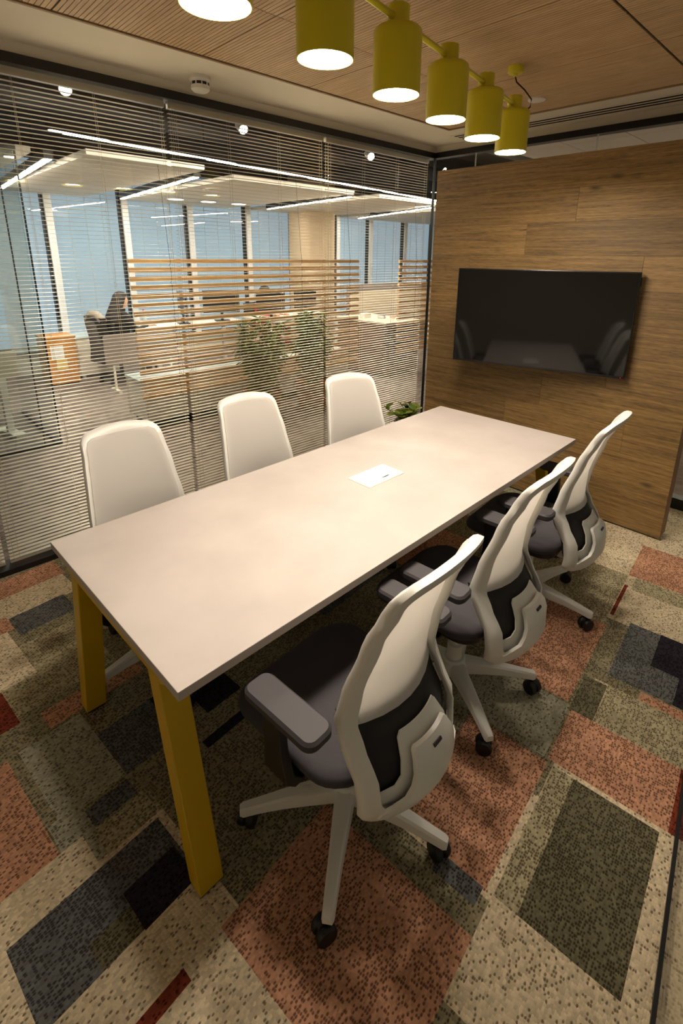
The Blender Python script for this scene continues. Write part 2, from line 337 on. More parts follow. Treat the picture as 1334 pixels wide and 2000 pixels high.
# ------------------------------------------------------------------ glass wall, beams, soffit, ceiling
XB = 3.50
def fy(x): return -2.999+(x-.588)*.15      # front glass line
struct(MB().box(-1.6, XB+.05, -.02, .10, 2.523, 2.567).obj('trim_1', M['blackmetal']), 'black head frame of the glass wall')
struct(MB().box(-1.6, XB+.05, -.02, .10, 0, .032).obj('trim_2', M['blackmetal']), 'black base frame of the glass wall')
struct(MB().box(XB-.02, XB+.06, -3.4, -.021, 2.523, 2.567).obj('trim_3', M['blackmetal']), 'black head frame behind the wood panel')
struct(MB().box(XB-.02, XB+.06, -3.4, -.021, 0, .08).obj('trim_4', M['blackmetal']), 'black base frame behind the wood panel')
joints = [-1.58, -.09, 1.05, 2.245, 3.485]
wl = struct(empty('wall_left', (0, 0, 0)), 'glass partition between meeting room and office')
for a, b_ in zip(joints[:-1], joints[1:]):
    MB().box(a+.003, b_-.003, -.006, .004, .030, 2.525).obj('pane', M['glass'], wl)
wb = struct(empty('wall_right', (0, 0, 0)), 'glass partition behind the wood panel')
for a, b_ in ((-.022, -.424), (-.430, -1.4), (-1.406, -2.5)):
    MB().box(XB-.004, XB+.006, b_, a, .078, 2.525).obj('pane', M['glass'], wb)
    MB().box(XB-.006, XB+.008, b_-.005, b_-.001, .078, 2.525).obj('glass_joint', M['mullion'], wb)
MB().box(XB-.015, XB+.008, -.018, -.004, .03, 2.525).obj('corner_post', M['blackmetal'], wb)
# front glass with its floor channel
fa, fb = -1.5, 3.45
ang = math.atan(.15); Lf = (fb-fa)/math.cos(ang)
fm = Matrix.Translation((fa, fy(fa), 0)) @ Matrix.Rotation(ang, 4, 'Z')
struct(MB().box(0, Lf, -.009, .009, 0, .020, fm).obj('trim_5', M['blackmetal']), 'thin black floor channel of the front glass')
wf = struct(empty('wall_front', (0, 0, 0)), 'frameless front glass beside the camera')
MB().box(0, Lf, -.004, .004, .020, 2.6, fm).obj('pane', M['glass'], wf)
struct(MB().box(-1.62, -1.56, -3.5, 0.0, 0, 2.9).obj('wall_back', M['plaster']))
# fascia above the beams and white soffit ring
ZC = 2.62
struct(MB().box(-1.6, XB+.05, .0, .10, 2.567, 2.9).box(XB, XB+.06, -3.4, -.001, 2.567, 2.9).obj('trim_6', M['soffit']), 'white fascia above the black head frame')
CY, CX = -.45, 3.07
struct(MB().box(-1.6, XB, CY, .0, ZC, ZC+.08).box(CX, XB, -3.4, CY-.0005, ZC, ZC+.08).obj('ceiling.001', M['soffit']), 'white painted ceiling border')
struct(MB().box(-1.6, CX, CY-.018, CY, ZC-.006, ZC+.05).box(CX-.018, CX, -3.4, CY-.019, ZC-.006, ZC+.05).obj('trim_7', M['edge'], bevel=.002), 'wood edge trim of the slatted ceiling')
cl = struct(empty('ceiling', (0, 0, ZC)), 'grooved oak ceiling panels')
struct(MB().box(-1.6, CX, -3.4, CY-.02, .04, .06).obj('backing_board', M['groove'], cl))
def ceiling_panel(x0, x1, y0, y1):
    mb = MB(); n = max(1, round((x1-x0)/.0195)); p = (x1-x0)/n
    for i in range(n):
        mb.box(x0+i*p+.0014, x0+(i+1)*p-.0014, y0, y1, 0, .012)
    mb.box(x0, x1, y0, y1, .0075, .014)
    mb.obj('ceiling_panel', M['ceilwood'], cl)
xs = [-1.6, -.99, -.32, .355, 1.015, 1.68, 2.345, CX-.02]; ys = [CY-.02, -1.07, -2.08, -3.36]
for i in range(len(xs)-1):
    for j in range(len(ys)-1):
        ceiling_panel(xs[i]+.0025, xs[i+1]-.0025, ys[j+1]+(.006 if j == 1 else .0025), ys[j]-(.006 if j == 2 else .0025))
# slot diffuser in the soffit
vent = empty('slot_diffuser', (3.33, -1.9, ZC))
tag(vent, 'long dark slot air diffuser in the white ceiling border above the wood panel', 'air vent')
MB().box(-.10, .10, -1.35, 1.55, -.003, .002).obj('frame', M['soffit'], vent)
for k in range(3):
    MB().box(-.075+k*.055, -.05+k*.055, -1.33, 1.53, -.0045, -.002).obj('slot', M['groove'], vent)
# smoke detector and flat sensor
sd = empty('smoke_detector', (1.155, -.175, ZC)); sd.scale = (1.06, 1.06, 1.35); tag(sd, 'white round smoke detector on the ceiling border above the blinds', 'detector')
MB().lathe([(.052, 0), (.054, -.012), (.048, -.022)], n=32).obj('base', M['disc'], sd, 40)
MB().lathe([(.046, -.022), (.046, -.034)], n=32).obj('slot_ring', M['detslot'], sd, 40)
for k in range(10):
    a = 2*math.pi*k/10
    MB().box(-.003, .003, -.003, .003, -.035, -.021, Matrix.Translation((.046*math.cos(a), .046*math.sin(a), 0)) @ Matrix.Rotation(a, 4, 'Z')).obj('rib', M['disc'], sd)
MB().lathe([(.048, -.033), (.046, -.046), (.036, -.054), (.006, -.056)], n=32).obj('cap', M['disc'], sd, 40)
cs = MB().lathe([(.052, .004), (.052, -.007), (.046, -.011), (.004, -.0115)], n=32).obj('ceiling_sensor', M['disc'], None, 40, loc=(2.78, -1.30, ZC)); tag(cs, 'flat white disc on the wood ceiling beyond the yellow canopy', 'sensor')

# ------------------------------------------------------------------ venetian blinds
YB = .05; PITCH = .0211
def blind(x0, x1, label):
    root = empty('venetian_blind', ((x0+x1)/2, YB, 0)); tag(root, label, 'blind', 'venetian blinds along the glass wall')
    hw = (x1-x0)/2-.012
    MB().box(-hw, hw, -.014, .014, 2.488, 2.522).obj('head_rail', M['slat'], root)
    ring = lambda x: [(x, .0125*math.sin(t), .0011-.0022*abs(math.sin(t))) for t in (-1.57, -.6, 0, .6, 1.57)]
    sm = MB(); pts = []
    ys_ = (-.0125, -.0065, 0, .0065, .0125); zt = [.0009*(1-(y/.0125)**2) for y in ys_]
    sec = [(y, z+.0003) for y, z in zip(ys_, zt)]+[(y, z-.0003) for y, z in reversed(list(zip(ys_, zt)))]
    sm.loft([[(x, y, z) for y, z in sec] for x in (-hw, hw)])
    me = sm.mesh('slat', M['slat'], 40)
    n = int((2.475-.055)/PITCH)
    for i in range(n+1):
        o = link('slat', me, root, loc=(0, 0, .058+i*PITCH)); o.rotation_euler = (R(-.5), 0, 0)
    MB().box(-hw, hw, -.010, .010, .036, .050).obj('bottom_rail', M['slat'], root)
    for lx in (-hw+.018, -hw+.045, -hw*.33, hw*.33, hw-.018):
        mb = MB(); 
        for yy in (-.0135, .0135): mb.box(lx-.0007, lx+.0007, yy-.0007, yy+.0007, .04, 2.49)
        mb.obj('ladder_cord', M['cord'], root)
    return root
blind(joints[0], joints[1], 'silver venetian blind at the near end, mostly outside the photo')
blind(joints[1], joints[2], 'silver venetian blind behind the white chair nearest the camera')
blind(joints[2], joints[3], 'silver venetian blind behind the middle of the white chairs')
blind(joints[3], joints[4], 'silver venetian blind next to the wood panel, behind the corner plant')

# ------------------------------------------------------------------ wood panel wall with planks
XW = 2.924; YL, YR, ZT = -.478, -2.360, 2.315
wp = struct(empty('wall_panel', (XW, 0, 0)), 'freestanding wall panel clad in rustic oak planks')
MB().box(.012, .118, YR+.002, YL-.002, .02, ZT-.002).obj('core', M['edge'], wp)
MB().box(.02, .11, YR+.02, YL-.02, 0, .02).obj('plinth', M['blackmetal'], wp)
rows = [ZT, 2.118, 1.918, 1.72, 1.52, 1.32, 1.12, .915, .70, .60, .455, .25, .012]
rows = [ZT, 2.118, 1.918, 1.715, 1.515, 1.315, 1.11, .905, .70, .50, .30, .012]
splits = {0: [], 1: [-1.57], 2: [-1.25], 3: [-.82, -2.0], 4: [-1.6], 5: [-1.05], 6: [-1.9], 7: [-1.48], 8: [-1.22, -2.05], 9: [-1.86], 10: [-.9, -1.55]}
for i in range(len(rows)-1):
    cuts = [YL]+splits[i]+[YR]
    for a, b_ in zip(cuts[:-1], cuts[1:]):
        o = MB().box(-.0, .012, b_-(a+b_)/2+.0006, a-(a+b_)/2-.0006, rows[i+1]-rows[i]+.0006, -.0006).obj('plank', M['panel'], wp, loc=(random.uniform(-.0006, .0006), (a+b_)/2, rows[i]))

# ------------------------------------------------------------------ television
tv = empty('television', (XW-.185, -1.487, 1.308), R(14.8)); tag(tv, 'large black television, switched off, swivelled out from the oak panel', 'television')
W2, H2 = .548, .316
MB().box(-.018, .018, -W2, W2, -H2, H2).obj('bezel', M['tvbody'], tv, bevel=.003)
MB().box(.018, .030, -.40, .40, -.26, .20).obj('rear_housing', M['tvbody'], tv, bevel=.005)
MB().box(.030, .042, -.12, .12, -.1, .1).obj('mount_plate', M['blackmetal'], tv)
arm_m = Matrix.Rotation(R(-14.8), 4, 'Z')
MB().box(.04, .17, -.03, .03, -.05, .05, arm_m).box(.165, .184, -.1, .1, -.12, .12, arm_m).obj('swivel_arm', M['blackmetal'], tv)
MB().box(-.0195, -.0178, -W2+.008, W2-.008, -H2+.014, H2-.008).obj('screen', M['screen'], tv)
MB().box(-.0198, -.0178, -W2+.02, -W2+.024, -H2+.005, -H2+.008).obj('standby_light', M['led'], tv)
MB().box(-.004, .014, -W2-.006, -W2, .235, .285).obj('side_tab', M['tvbody'], tv)

# ------------------------------------------------------------------ table
TA = .0364; TX, TY, TL, TW = -.0678, -2.0874, 2.365, .8907; TZ = .74
tb = empty('meeting_table', (TX, TY, 0), TA); tag(tb, 'long pale grey meeting table on splayed mustard yellow legs', 'table')
mbt = MB(); mbt.box(0, TL, 0, TW, TZ-.027, TZ)
for k, f_ in enumerate(mbt.f):
    if f_ != (4, 5, 7, 6): mbt.m[k] = 1
mbt.obj('table_top', [M['table'], M['tableedge']], tb, bevel=.0015)
FZ = TZ-.027
def end_frame(x0, x1):
    for name, (yt0, yt1, yb0, yb1) in (('leg', (.135, .195, .022, .082)), ('leg', (TW-.195, TW-.135, TW-.04, TW+.02))):
        mb = MB(); rings = []
        for y0, y1, z in ((yb0, yb1, .008), (yt0, yt1, FZ-.045)):
            rings.append([(x0, y0, z), (x1, y0, z), (x1, y1, z), (x0, y1, z)])
        mb.loft(rings); lg = mb.obj(name, M['yellow'], tb, bevel=.003)
        MB().box(x0+.004, x1-.004, yb0+.004, yb1-.004, 0, .008).obj('glide', M['black'], lg)
    mb = MB(); mb.add([(x0, .05, FZ-.002), (x1, .05, FZ-.002), (x1, TW-.05, FZ-.002), (x0, TW-.05, FZ-.002), (x0, .125, FZ-.046), (x1, .125, FZ-.046), (x1, TW-.125, FZ-.046), (x0, TW-.125, FZ-.046)],
       [(0,1,2,3), (4,7,6,5), (0,4,5,1), (1,5,6,2), (2,6,7,3), (3,7,4,0)])
    mb.obj('top_rail', M['yellow'], tb, bevel=.002)
end_frame(.012, .085); end_frame(TL-.085, TL-.012)
for yy in (.24, TW-.28): MB().box(.085, TL-.085, yy, yy+.04, FZ-.042, FZ-.002).obj('long_rail', M['yellow'], tb)
tray = MB(); tray.box(.95, 1.55, .33, .335, .42, FZ-.002); tray.box(.95, 1.55, .555, .56, .42, FZ-.002); tray.box(.95, 1.55, .33, .56, .415, .42)
tray.box(.95, .955, .335, .555, .42, FZ-.002).box(1.545, 1.55, .335, .555, .42, FZ-.002).obj('cable_tray', M['tableedge'], tb)
cb = empty('cable_box', (1.127, -1.586, TZ), .012); tag(cb, 'white flush cable access box with slotted lid in the table top', 'cable box')
mb = MB(); rbox(mb, .117, .068, -.02, .0035, .006, .0015); mb.obj('frame', M['white'], cb, 40)
mb = MB(); rbox(mb, .109, .060, .0, .0055, .004, .0012); lid = mb.obj('lid', M['white'], cb, 40)
mb = MB(); mb.loft([[( .03*t+.02, -.036-.007*(1-t*t)*s_, z) for t in (-1, -.6, -.2, .2, .6, 1)]+[( .03*t+.02, -.036, z) for t in (1, .6, .2, -.2, -.6, -1)] for z, s_ in ((.004, 1), (.0059, 1))]); mb.obj('finger_slot', M['groove'], lid)

# ------------------------------------------------------------------ office chairs
def interp(tab, z):
    for (a, va), (b_, vb) in zip(tab[:-1], tab[1:]):
        if z <= b_:
            t = (z-a)/(b_-a); t = max(0, t); t2 = t*t*(3-2*t)*.5+t*.5; return va+(vb-va)*t2
    return tab[-1][1]
PROF = [(.355, -.236), (.42, -.262), (.50, -.258), (.57, -.215), (.635, -.180), (.74, -.188), (.88, -.222), (.97, -.256), (1.07, -.305)]
WID = [(.355, .186), (.40, .199), (.50, .206), (.60, .206), (.72, .200), (.88, .184), (.99, .169), (1.07, .160)]
def bp(x, z, off=0):
    k = interp([(.35, 2.1), (.55, 2.1), (.80, .9), (1.1, .9)], z)     # the lower back wraps more than the top
    return (x, interp(PROF, z)+k*x*x-.02-(k-.9)*.020+off, z)
def outline(ins):
    # rounded outline of the back in x,z inset by ins
    z0, z1 = .355+ins, 1.058-ins*.9; pts = []
    N_ = 26; rb, rt = .045, .045
    side = []
    for i in range(N_+1):
        z = z0+(z1-z0)*i/N_; w_ = interp(WID, min(max(z, .355), 1.07))-ins
        side.append((w_, z))
    def corner(w_, z):
        if z < z0+rb: d_ = (z0+rb-z); return w_-(rb-math.sqrt(max(rb*rb-d_*d_, 0)))*1.0
        if z > z1-rt: d_ = (z-(z1-rt)); return w_-(rt-math.sqrt(max(rt*rt-d_*d_, 0)))
        return w_
    zs = [z0+rb*(1-math.cos(R(a))) for a in (0, 18, 36, 54, 72, 90)]
    zs += [z0+rb+(z1-rt-z0-rb)*i/18 for i in range(1, 18)]
    zs += [z1-rt*(1-math.cos(R(a))) for a in (90, 72, 54, 36, 18, 0)]
    right = [(corner(interp(WID, min(max(z, .355), 1.07))-ins, z), z) for z in zs]
    wt = right[-1][0]; wb_ = right[0][0]
    top = [(wt*(1-2*k/8), z1+.012*(1-(1-2*k/8)**2)) for k in range(1, 8)]
    bot = [(-wb_+2*wb_*k/8, z0-.006*(1-(1-2*k/8)**2)) for k in range(1, 8)]
    return right+top+[(-x, z) for x, z in reversed(right)]+bot
def fill(mb, poly, off, th, mi=0, nx=8):
    # thin curved sheet clipped to |x|<=halfwidth(z): poly = list of (z, halfwidth)
    rf = []; 
    for z, hw in poly:
        xs_ = [hw*(-1+2*k/nx) for k in range(nx+1)]
        rf.append([bp(x, z, off) for x in xs_]+[bp(x, z, off-th) for x in reversed(xs_)])
    mb.loft(rf, True, True, mi)
def make_chair(name='office_chair'):
    root = empty(name)
    # backrest frame
    o_, i_ = outline(0), outline(.040)
    n = len(o_)
    loops = [[bp(x, z, .014) for x, z in outline(.004)], [bp(x, z, .006) for x, z in o_], [bp(x, z, -.010) for x, z in o_], [bp(x, z, -.014) for x, z in outline(.006)], [bp(x, z, -.012) for x, z in outline(.036)], [bp(x, z, -.006) for x, z in i_], [bp(x, z, .010) for x, z in i_], [bp(x, z, .014) for x, z in outline(.034)]]
    mb = MB(); vs_ = [p for l in loops for p in l]; fs = []
    for a in range(8):
        b_ = (a+1) % 8
        for j in range(n): fs.append((a*n+j, a*n+(j+1) % n, b_*n+(j+1) % n, b_*n+j))
    mb.add(vs_, fs)
    fr = mb.obj('back_frame', M['white'], root, 50)
    # rear flap rising from the lower rim
    mb = MB()
    sh = [(.372, .150), (.385, .165), (.410, .165), (.424, .140), (.436, .108), (.46, .092), (.49, .085), (.52, .079), (.54, .071), (.546, .062)]
    fill(mb, sh, -.006, .012); fl = mb.obj('rear_flap', M['white'], fr, 40)
    mb = MB(); mb.box(-.016, .016, -.003, .003, -.004, .004, Matrix.Translation(Vector(bp(.0, .528, -.0185))) @ Matrix.Rotation(R(-28), 4, 'X')); mb.obj('maker_plate', M['armpad'], fl)
    # white mesh of the upper back
    mb = MB(); zz = [.612, .63, .66, .70, .75, .80, .86, .92, .97, 1.005, 1.028, 1.038]
    fill(mb, [(z, interp(WID, z)-.019-(.006 if z > 1.02 else 0)-(.02 if z > 1.03 else 0)) for z in zz], .0195, .007); mb.obj('back_mesh', M['whitefab'], root, 60)
    # dark lumbar pad and pale lumbar cover
    mb = MB(); zz = [.405, .44, .48, .52, .56, .60, .635]
    fill(mb, [(z, interp(WID, z)-.030-(.015 if z in (.405,) else 0)) for z in zz], .050, .026); mb.obj('lumbar_pad', M['darkfab'], root, 50)
    mb = MB(); fill(mb, [(.385, .145), (.42, .160), (.452, .160), (.462, .120), (.485, .104), (.52, .096), (.56, .082), (.572, .072)], .012, .004); mb.obj('lumbar_cover', M['white'], root, 40)
    # seat
    mb = MB(); rings = []
    for ins, z in ((.06, .405), (.022, .412), (.004, .43), (0, .447), (.006, .462), (.03, .471), (.08, .475)):
        ring = []
        for x, y in rrect(.238-ins, .238-ins, max(.11-ins*.8, .02), 7):
            yy = y+.045; dz = -.030*max(0, (yy-.16)/.12)**2 + .010*max(0, (-yy-.05)/.14)
            ring.append((x, yy, z+dz))
        rings.append(ring)
    mb.loft(rings); mb.obj('seat', M['greyfab'], root, 60)
    mb = MB(); rbox(mb, .19, .19, .375, .412, .08, .008, cy=.03); mb.obj('seat_shell', M['black'], root, 40)
    mb = MB(); rbox(mb, .07, .14, .335, .378, .03, .006, cy=-.02); mb.obj('tilt_mechanism', M['black'], root, 40)
    mb = MB(); mb.loft([[(x, -.10, z) for x, z in ((-.06, .34), (.06, .35), (.06, .39), (-.06, .39))], [(x, -.20, z) for x, z in ((-.07, .355), (.07, .355), (.07, .395), (-.07, .395))], [(x, -.262, z) for x, z in ((-.08, .385), (.08, .385), (.08, .425), (-.08, .425))]]); mb.obj('back_bracket', M['white'], root, 30, bevel=.004)
    # arms
    for s in (-1, 1):
        mb = MB()
        path = [((.15*s), .0, .392, .045, .012), (.235*s, .0, .390, .045, .014), (.262*s, .0, .42, .045, .014), (.266*s, .005, .50, .034, .013), (.266*s, .01, .635, .030, .013)]
        rings = []
        for x, y, z, hy, hx in path:
            if x == .15*s: rings.append([(x, y-hy, z-hx), (x, y+hy, z-hx), (x, y+hy, z+hx), (x, y-hy, z+hx)])
            else: rings.append([(x+hx*s, y-hy, z-.004), (x+hx*s, y+hy, z-.004), (x-hx*s, y+hy, z+.004), (x-hx*s, y-hy, z+.004)])
        mb.loft(rings); ar = mb.obj('arm', M['black'], root, 30, bevel=.006)
        mb = MB(); rbox(mb, .043, .125, .634, .664, .028, .007, cx=.266*s, cy=-.04); mb.obj('arm_pad', M['armpad'], ar, 40)
    # gas lift, star base, casters
    MB().lathe([(.030, .09), (.030, .20), (.020, .205), (.020, .34)], n=20).obj('gas_lift', M['white'], root, 40)
    base = empty('star_base'); base.parent = root
    MB().lathe([(.050, .070), (.055, .085), (.055, .120), (.040, .138), (.020, .140)], n=24).obj('hub', M['white'], base, 40)
    lm = MB(); rings = []
    for r_, hw, z0, z1 in ((.03, .032, .078, .132), (.12, .027, .080, .122), (.20, .022, .078, .112), (.27, .019, .072, .100), (.318, .017, .064, .092), (.328, .013, .066, .088)):
        rings.append([(r_, -hw, z0), (r_, hw, z0), (r_, hw*.9, z1-.006), (r_, hw*.6, z1), (r_, -hw*.6, z1), (r_, -hw*.9, z1-.006)])
    lm.loft(rings); lme = lm.mesh('base_leg', M['white'], 35)
    cm = MB(); 
    def wheel(cy_):
        rr = [(-.0105, .020), (-.0105, .026), (-.006, .029), (.006, .029), (.0105, .026), (.0105, .020)]
        cm.loft([[(r_*math.cos(2*math.pi*k/18)-.012, cy_+y, .029+r_*math.sin(2*math.pi*k/18)) for k in range(18)] for y, r_ in rr])
    wheel(-.0145); wheel(.0145)
    cm.loft([[(-.012+.022*math.cos(R(a)), y, .034+.026*math.sin(R(a))) for a in range(-20, 201, 20)] for y in (-.006, .006)])
    cm.tube([(0, 0, .04), (0, 0, .075)], .008, 10)
    cme = cm.mesh('caster', M['black'], 40)
    for k in range(5):
        a = 2*math.pi*k/5
        o = link('base_leg', lme, base); o.rotation_euler = (0, 0, a)
        o = link('caster', cme, base); o.location = (.312*math.cos(a), .312*math.sin(a), 0); o.rotation_euler = (0, 0, a+(1.1, 2.2, -.6, .5, 2.9)[k])
    return root
proto = make_chair()
spots = [  # x, y, facing angle, star angle, label
    ((.395, -2.165), R(4.4), R(146), 'white-backed office chair nearest the camera, in front of the yellow table leg'),
    ((1.06, -2.105), R(4.6), R(238), 'middle of the three white-backed chairs seen from behind, along the open table side'),
    ((1.775, -2.050), R(6.0), R(275), 'white-backed chair seen from behind, nearest the television panel'),
    ((.285, -1.155), R(180), R(185), 'white chair on the blind side, closest to the yellow table corner'),
    ((.93, -1.095), R(176), R(100), 'white chair on the blind side, between its two neighbours'),
    ((1.60, -1.10), R(163), R(-40), 'white chair on the blind side, closest to the corner plant'),
]
for i, (p, a, sa, lab) in enumerate(spots):
    o = proto if i == 0 else copy_tree(proto)
    o.location = (p[0], p[1], 0); o.rotation_euler = (0, 0, a)
    tag(o, lab, 'chair', 'white office chairs around the meeting table')
    for ch in o.children:
        if ch.name.startswith('star_base'): ch.rotation_euler = (0, 0, sa-a)
        elif i > 2: ch.location.z = -.075      # these seats are set lower

# ------------------------------------------------------------------ yellow pendant light
LP = [(-.11, -1.925), (.259, -1.868), (.616, -1.800), (1.005, -1.712), (1.392, -1.642), (1.755, -1.580), (2.146, -1.520)]
p0, p1 = Vector(LP[1]), Vector(LP[6])
pl = empty('pendant_light', (p0.x, p0.y, 0)); tag(pl, 'yellow linear pendant of cylinder spots on a rod above the table', 'pendant light')
def lpos(k): q = p0.lerp(p1, k/5); return Vector((q.x-p0.x, q.y-p0.y, 0))
sh_me = MB().lathe([(.0765, .012), (.0765, 0), (.0795, 0), (.0795, .172), (.077, .186), (.070, .192), (.036, .194), (.036, .196), (.036, .254), (.0335, .256), (.001, .256)], n=40, caps=False).mesh('lamp_shade', M['lampyellow'], 40)
di_me = MB().lathe([(.0762, .012), (.0762, .0115), (.001, .0110)], n=40).mesh('diffuser', M['diffuser'])
for k in range(6):
    v = lpos(k); s_ = link('lamp_shade', sh_me, pl, loc=(v.x, v.y, 2.215))
    link('diffuser', di_me, s_)
a, b_ = lpos(-.45), lpos(5.0)
MB().tube([(a.x, a.y, 2.432), (b_.x, b_.y, 2.432)], .0105, 14).obj('rod', M['lampyellow'], pl, 60)
def canopy(k, dx, dy):
    v = lpos(k)
    c = MB().lathe([(.001, -.046), (.010, -.045), (.012, -.032), (.036, -.030), (.038, -.026), (.038, 0)], n=28).obj('canopy', M['lampyellow'], pl, 40, loc=(v.x+dx, v.y+dy, ZC))
    return c
canopy(5, .05, .04)
v = lpos(5)
MB().tube([(v.x+.05, v.y+.04, ZC-.04), (v.x+.052, v.y+.03, ZC-.07), (v.x+.07, v.y-.01, ZC-.11), (v.x+.10, v.y-.035, ZC-.15), (v.x+.095, v.y-.035, ZC-.185), (v.x+.07, v.y-.02, ZC-.21), (v.x+.03, v.y, ZC-.225)], .0035, 8).obj('cable', M['cable'], pl, 60)
canopy(0, .05, .04)
v = lpos(0); MB().tube([(v.x+.05, v.y+.04, ZC-.04), (v.x+.03, v.y+.02, ZC-.11), (v.x, v.y, ZC-.15)], .0035, 8).obj('cable', M['cable'], pl, 60)

# ------------------------------------------------------------------ corner plant behind the wood panel
def leaf_mesh(L_, W_, m, bend=.25):
    mb = MB(); rows_ = 6; vs_ = []; fs = []
    for i in range(rows_+1):
        t = i/rows_; w_ = W_*math.sin(math.pi*min(1, t*.96+.02))**.75*(1.1-.35*t); y = L_*t; z = -bend*L_*t*t
        for s in (-1, 0, 1): vs_.append((s*w_/2, y, z+(.12*w_ if s else 0)))
    for i in range(rows_):
        for j in range(2): fs.append((i*3+j, i*3+j+1, (i+1)*3+j+1, (i+1)*3+j))
    mb.add(vs_, fs)
    return mb.mesh('leaf', m, 60)
cp = empty('corner_plant', (3.05, -.22, 0)); tag(cp, 'small leafy plant in the corner between the blinds and the wood panel', 'plant')
MB().lathe([(.10, 0), (.12, .02), (.14, .22), (.14, .24), (.128, .24), (.125, .21)], n=28).obj('pot', M['potwhite'], cp, 40)
MB().lathe([(.126, .20), (.126, .212), (.001, .215)], n=24).obj('soil', M['soil'], cp)
lms = [leaf_mesh(.085, .072, M['leafdark']), leaf_mesh(.08, .068, M['leaf']), leaf_mesh(.08, .064, M['leafpale'])]
rp = random.Random(12)
for k in range(11):
    a = 2*math.pi*k/11+rp.uniform(-.2, .2); rr = rp.uniform(.02, .21) if k else .02; hh = rp.uniform(.30, .42)
    tip = Vector((rr*math.cos(a)-.03, min(rr*math.sin(a), .16), hh+(.03 if k == 0 else 0)))
    MB().tube([(.03*math.cos(a), .03*math.sin(a), .21), (tip.x*.5, tip.y*.5, .21+(tip.z-.21)*.65), tuple(tip)], .003, 6).obj('stem', M['leaf'], cp, 60)
    for q in range(7):
        t = .45+.55*q/6; base_ = Vector((0, 0, .21)).lerp(tip, t); aa = a+q*2.4
        o = link('leaf', lms[(0 if tip.x > .06 else rp.choice((1, 2, 2)))], cp); o.location = base_
        o.rotation_euler = (R(rp.uniform(5, 55)), R(rp.uniform(-20, 20)), aa)

# ------------------------------------------------------------------ office beyond the glass
# far window wall
YWN = 5.25
wwall = struct(empty('wall_windows', (0, YWN, 0)), 'row of tall windows with pale blue blinds across the office')
mull = [.62, 1.68, 2.72, 3.78, 4.90, 5.95, 7.1, 8.1, 9.3, 10.4, 11.6]
MB().box(-1.6, 13, -.02, .2, 0, .34).obj('sill_wall', M['whitecab'], wwall)
MB().box(-1.6, 13, -.10, .02, .34, .37).obj('sill', M['glasstop'], wwall)
for i, x in enumerate(mull[:-1]):
    win = struct(empty('window_%d' % (i+1), (x, YWN, 0)), 'tall window with a pale blue blind')
    x2 = mull[i+1]-x
    MB().box(.10, x2-.03, .06, .07, .40, 2.9).obj('blind', M['blind'], win)
    MB().box(.08, x2-.03, .0, .008, .37, 2.9).obj('pane', M['glasswin'], win)
    MB().box(0, .09, -.06, .09, .37, 2.9).obj('mullion', M['mullion'], win)
    MB().box(-.032, 0, -.02, .09, .37, 2.9).obj('mullion_dark_edge', M['blackmetal'], win)  # solid black strip along the mullion's left edge
    for k in (1, 2, 3): MB().box(.1+(x2-.13)*k/4-.004, .1+(x2-.13)*k/4+.004, .05, .055, .40, 2.9).obj('blind_cord', M['mullion'], win)
struct(MB().box(-1.6, .6, YWN, YWN+.1, .34, 2.9).obj('wall_office', M['plaster']))
struct(MB().box(11.5, 11.6, -3.6, YWN, 0, 3.3).obj('wall_office.001', M['plaster']))
struct(MB().box(-1.6, 13, .11, 5.6, 3.15, 3.2).obj('ceiling.002', M['darkceil']), 'dark exposed office ceiling')
struct(MB().box(-1.6, 13, 5.45, 5.6, 2.9, 3.2).obj('wall_office.002', M['darkceil']))
# beige column
cmn = empty('column', (6.05, 4.75, 0)); struct(cmn, 'beige round column before the windows')
mb = MB(); rbox(mb, .40, .30, 0, 3.15, .16, .002); mb.obj('shaft', M['column'], cmn, 40)
# suspended white ceiling panels, each of tiles
def ceil_raft(x0, x1, y0, y1, z, nx, ny, label):
    t = struct(empty('ceiling.003', (x0, y0, z)), label)
    MB().box(0, x1-x0, 0, y1-y0, .012, .05).obj('tray', M['ceilpanel'], t)
    for i in range(nx):
        for j in range(ny):
            MB().box((x1-x0)*i/nx+.004, (x1-x0)*(i+1)/nx-.004, (y1-y0)*j/ny+.004, (y1-y0)*(j+1)/ny-.004, 0, .012).obj('tile', M['ceilpanel'], t)
    return t
ZL = 2.44
ceil_raft(1.16, 2.22, 1.75, 5.2, ZL+.02, 1, 2, 'white suspended ceiling panel left of the first strip lights')
ceil_raft(2.72, 4.52, 2.05, 5.2, ZL+.02, 2, 2, 'white suspended ceiling panel with round downlights')
ceil_raft(5.0, 6.75, 2.05, 5.2, ZL+.02, 2, 2, 'white suspended ceiling panel before the column')
ceil_raft(7.2, 10.4, 2.05, 5.2, ZL+.02, 3, 2, 'white suspended ceiling panel at the far end of the office')
ceil_raft(-1.5, .82, 2.0, 5.2, ZL+.02, 2, 2, 'white suspended ceiling panel at the near end of the office')
def strip_light(a, b, z, label, wdt=.03):
    a, b = Vector(a), Vector(b); L_ = (b-a).length; an = math.atan2(b.y-a.y, b.x-a.x)
    t = empty('strip_light', (a.x, a.y, z), an); tag(t, label, 'strip light', 'linear office ceiling lights')
    MB().box(0, L_, -wdt-.006, wdt+.006, .004, .075).obj('housing', M['blackmetal'], t)
    MB().box(.01, L_-.01, -wdt*.7, wdt*.7, -.004, .006).obj('diffuser', M['strip'], t)
    for q in (.2, .8): MB().tube([(L_*q, 0, .075), (L_*q, 0, 3.15-z)], .003, 6).obj('hanger', M['blackmetal'], t)
strip_light((.96, 2.05), (1.13, 4.8), ZL, 'office strip light at the far left, beside the near ceiling panel')
strip_light((2.30, 2.05), (2.62, 4.9), ZL, 'office strip light above the person in black')
strip_light((4.56, 2.15), (4.95, 4.6), ZL, 'office strip light before the beige column')
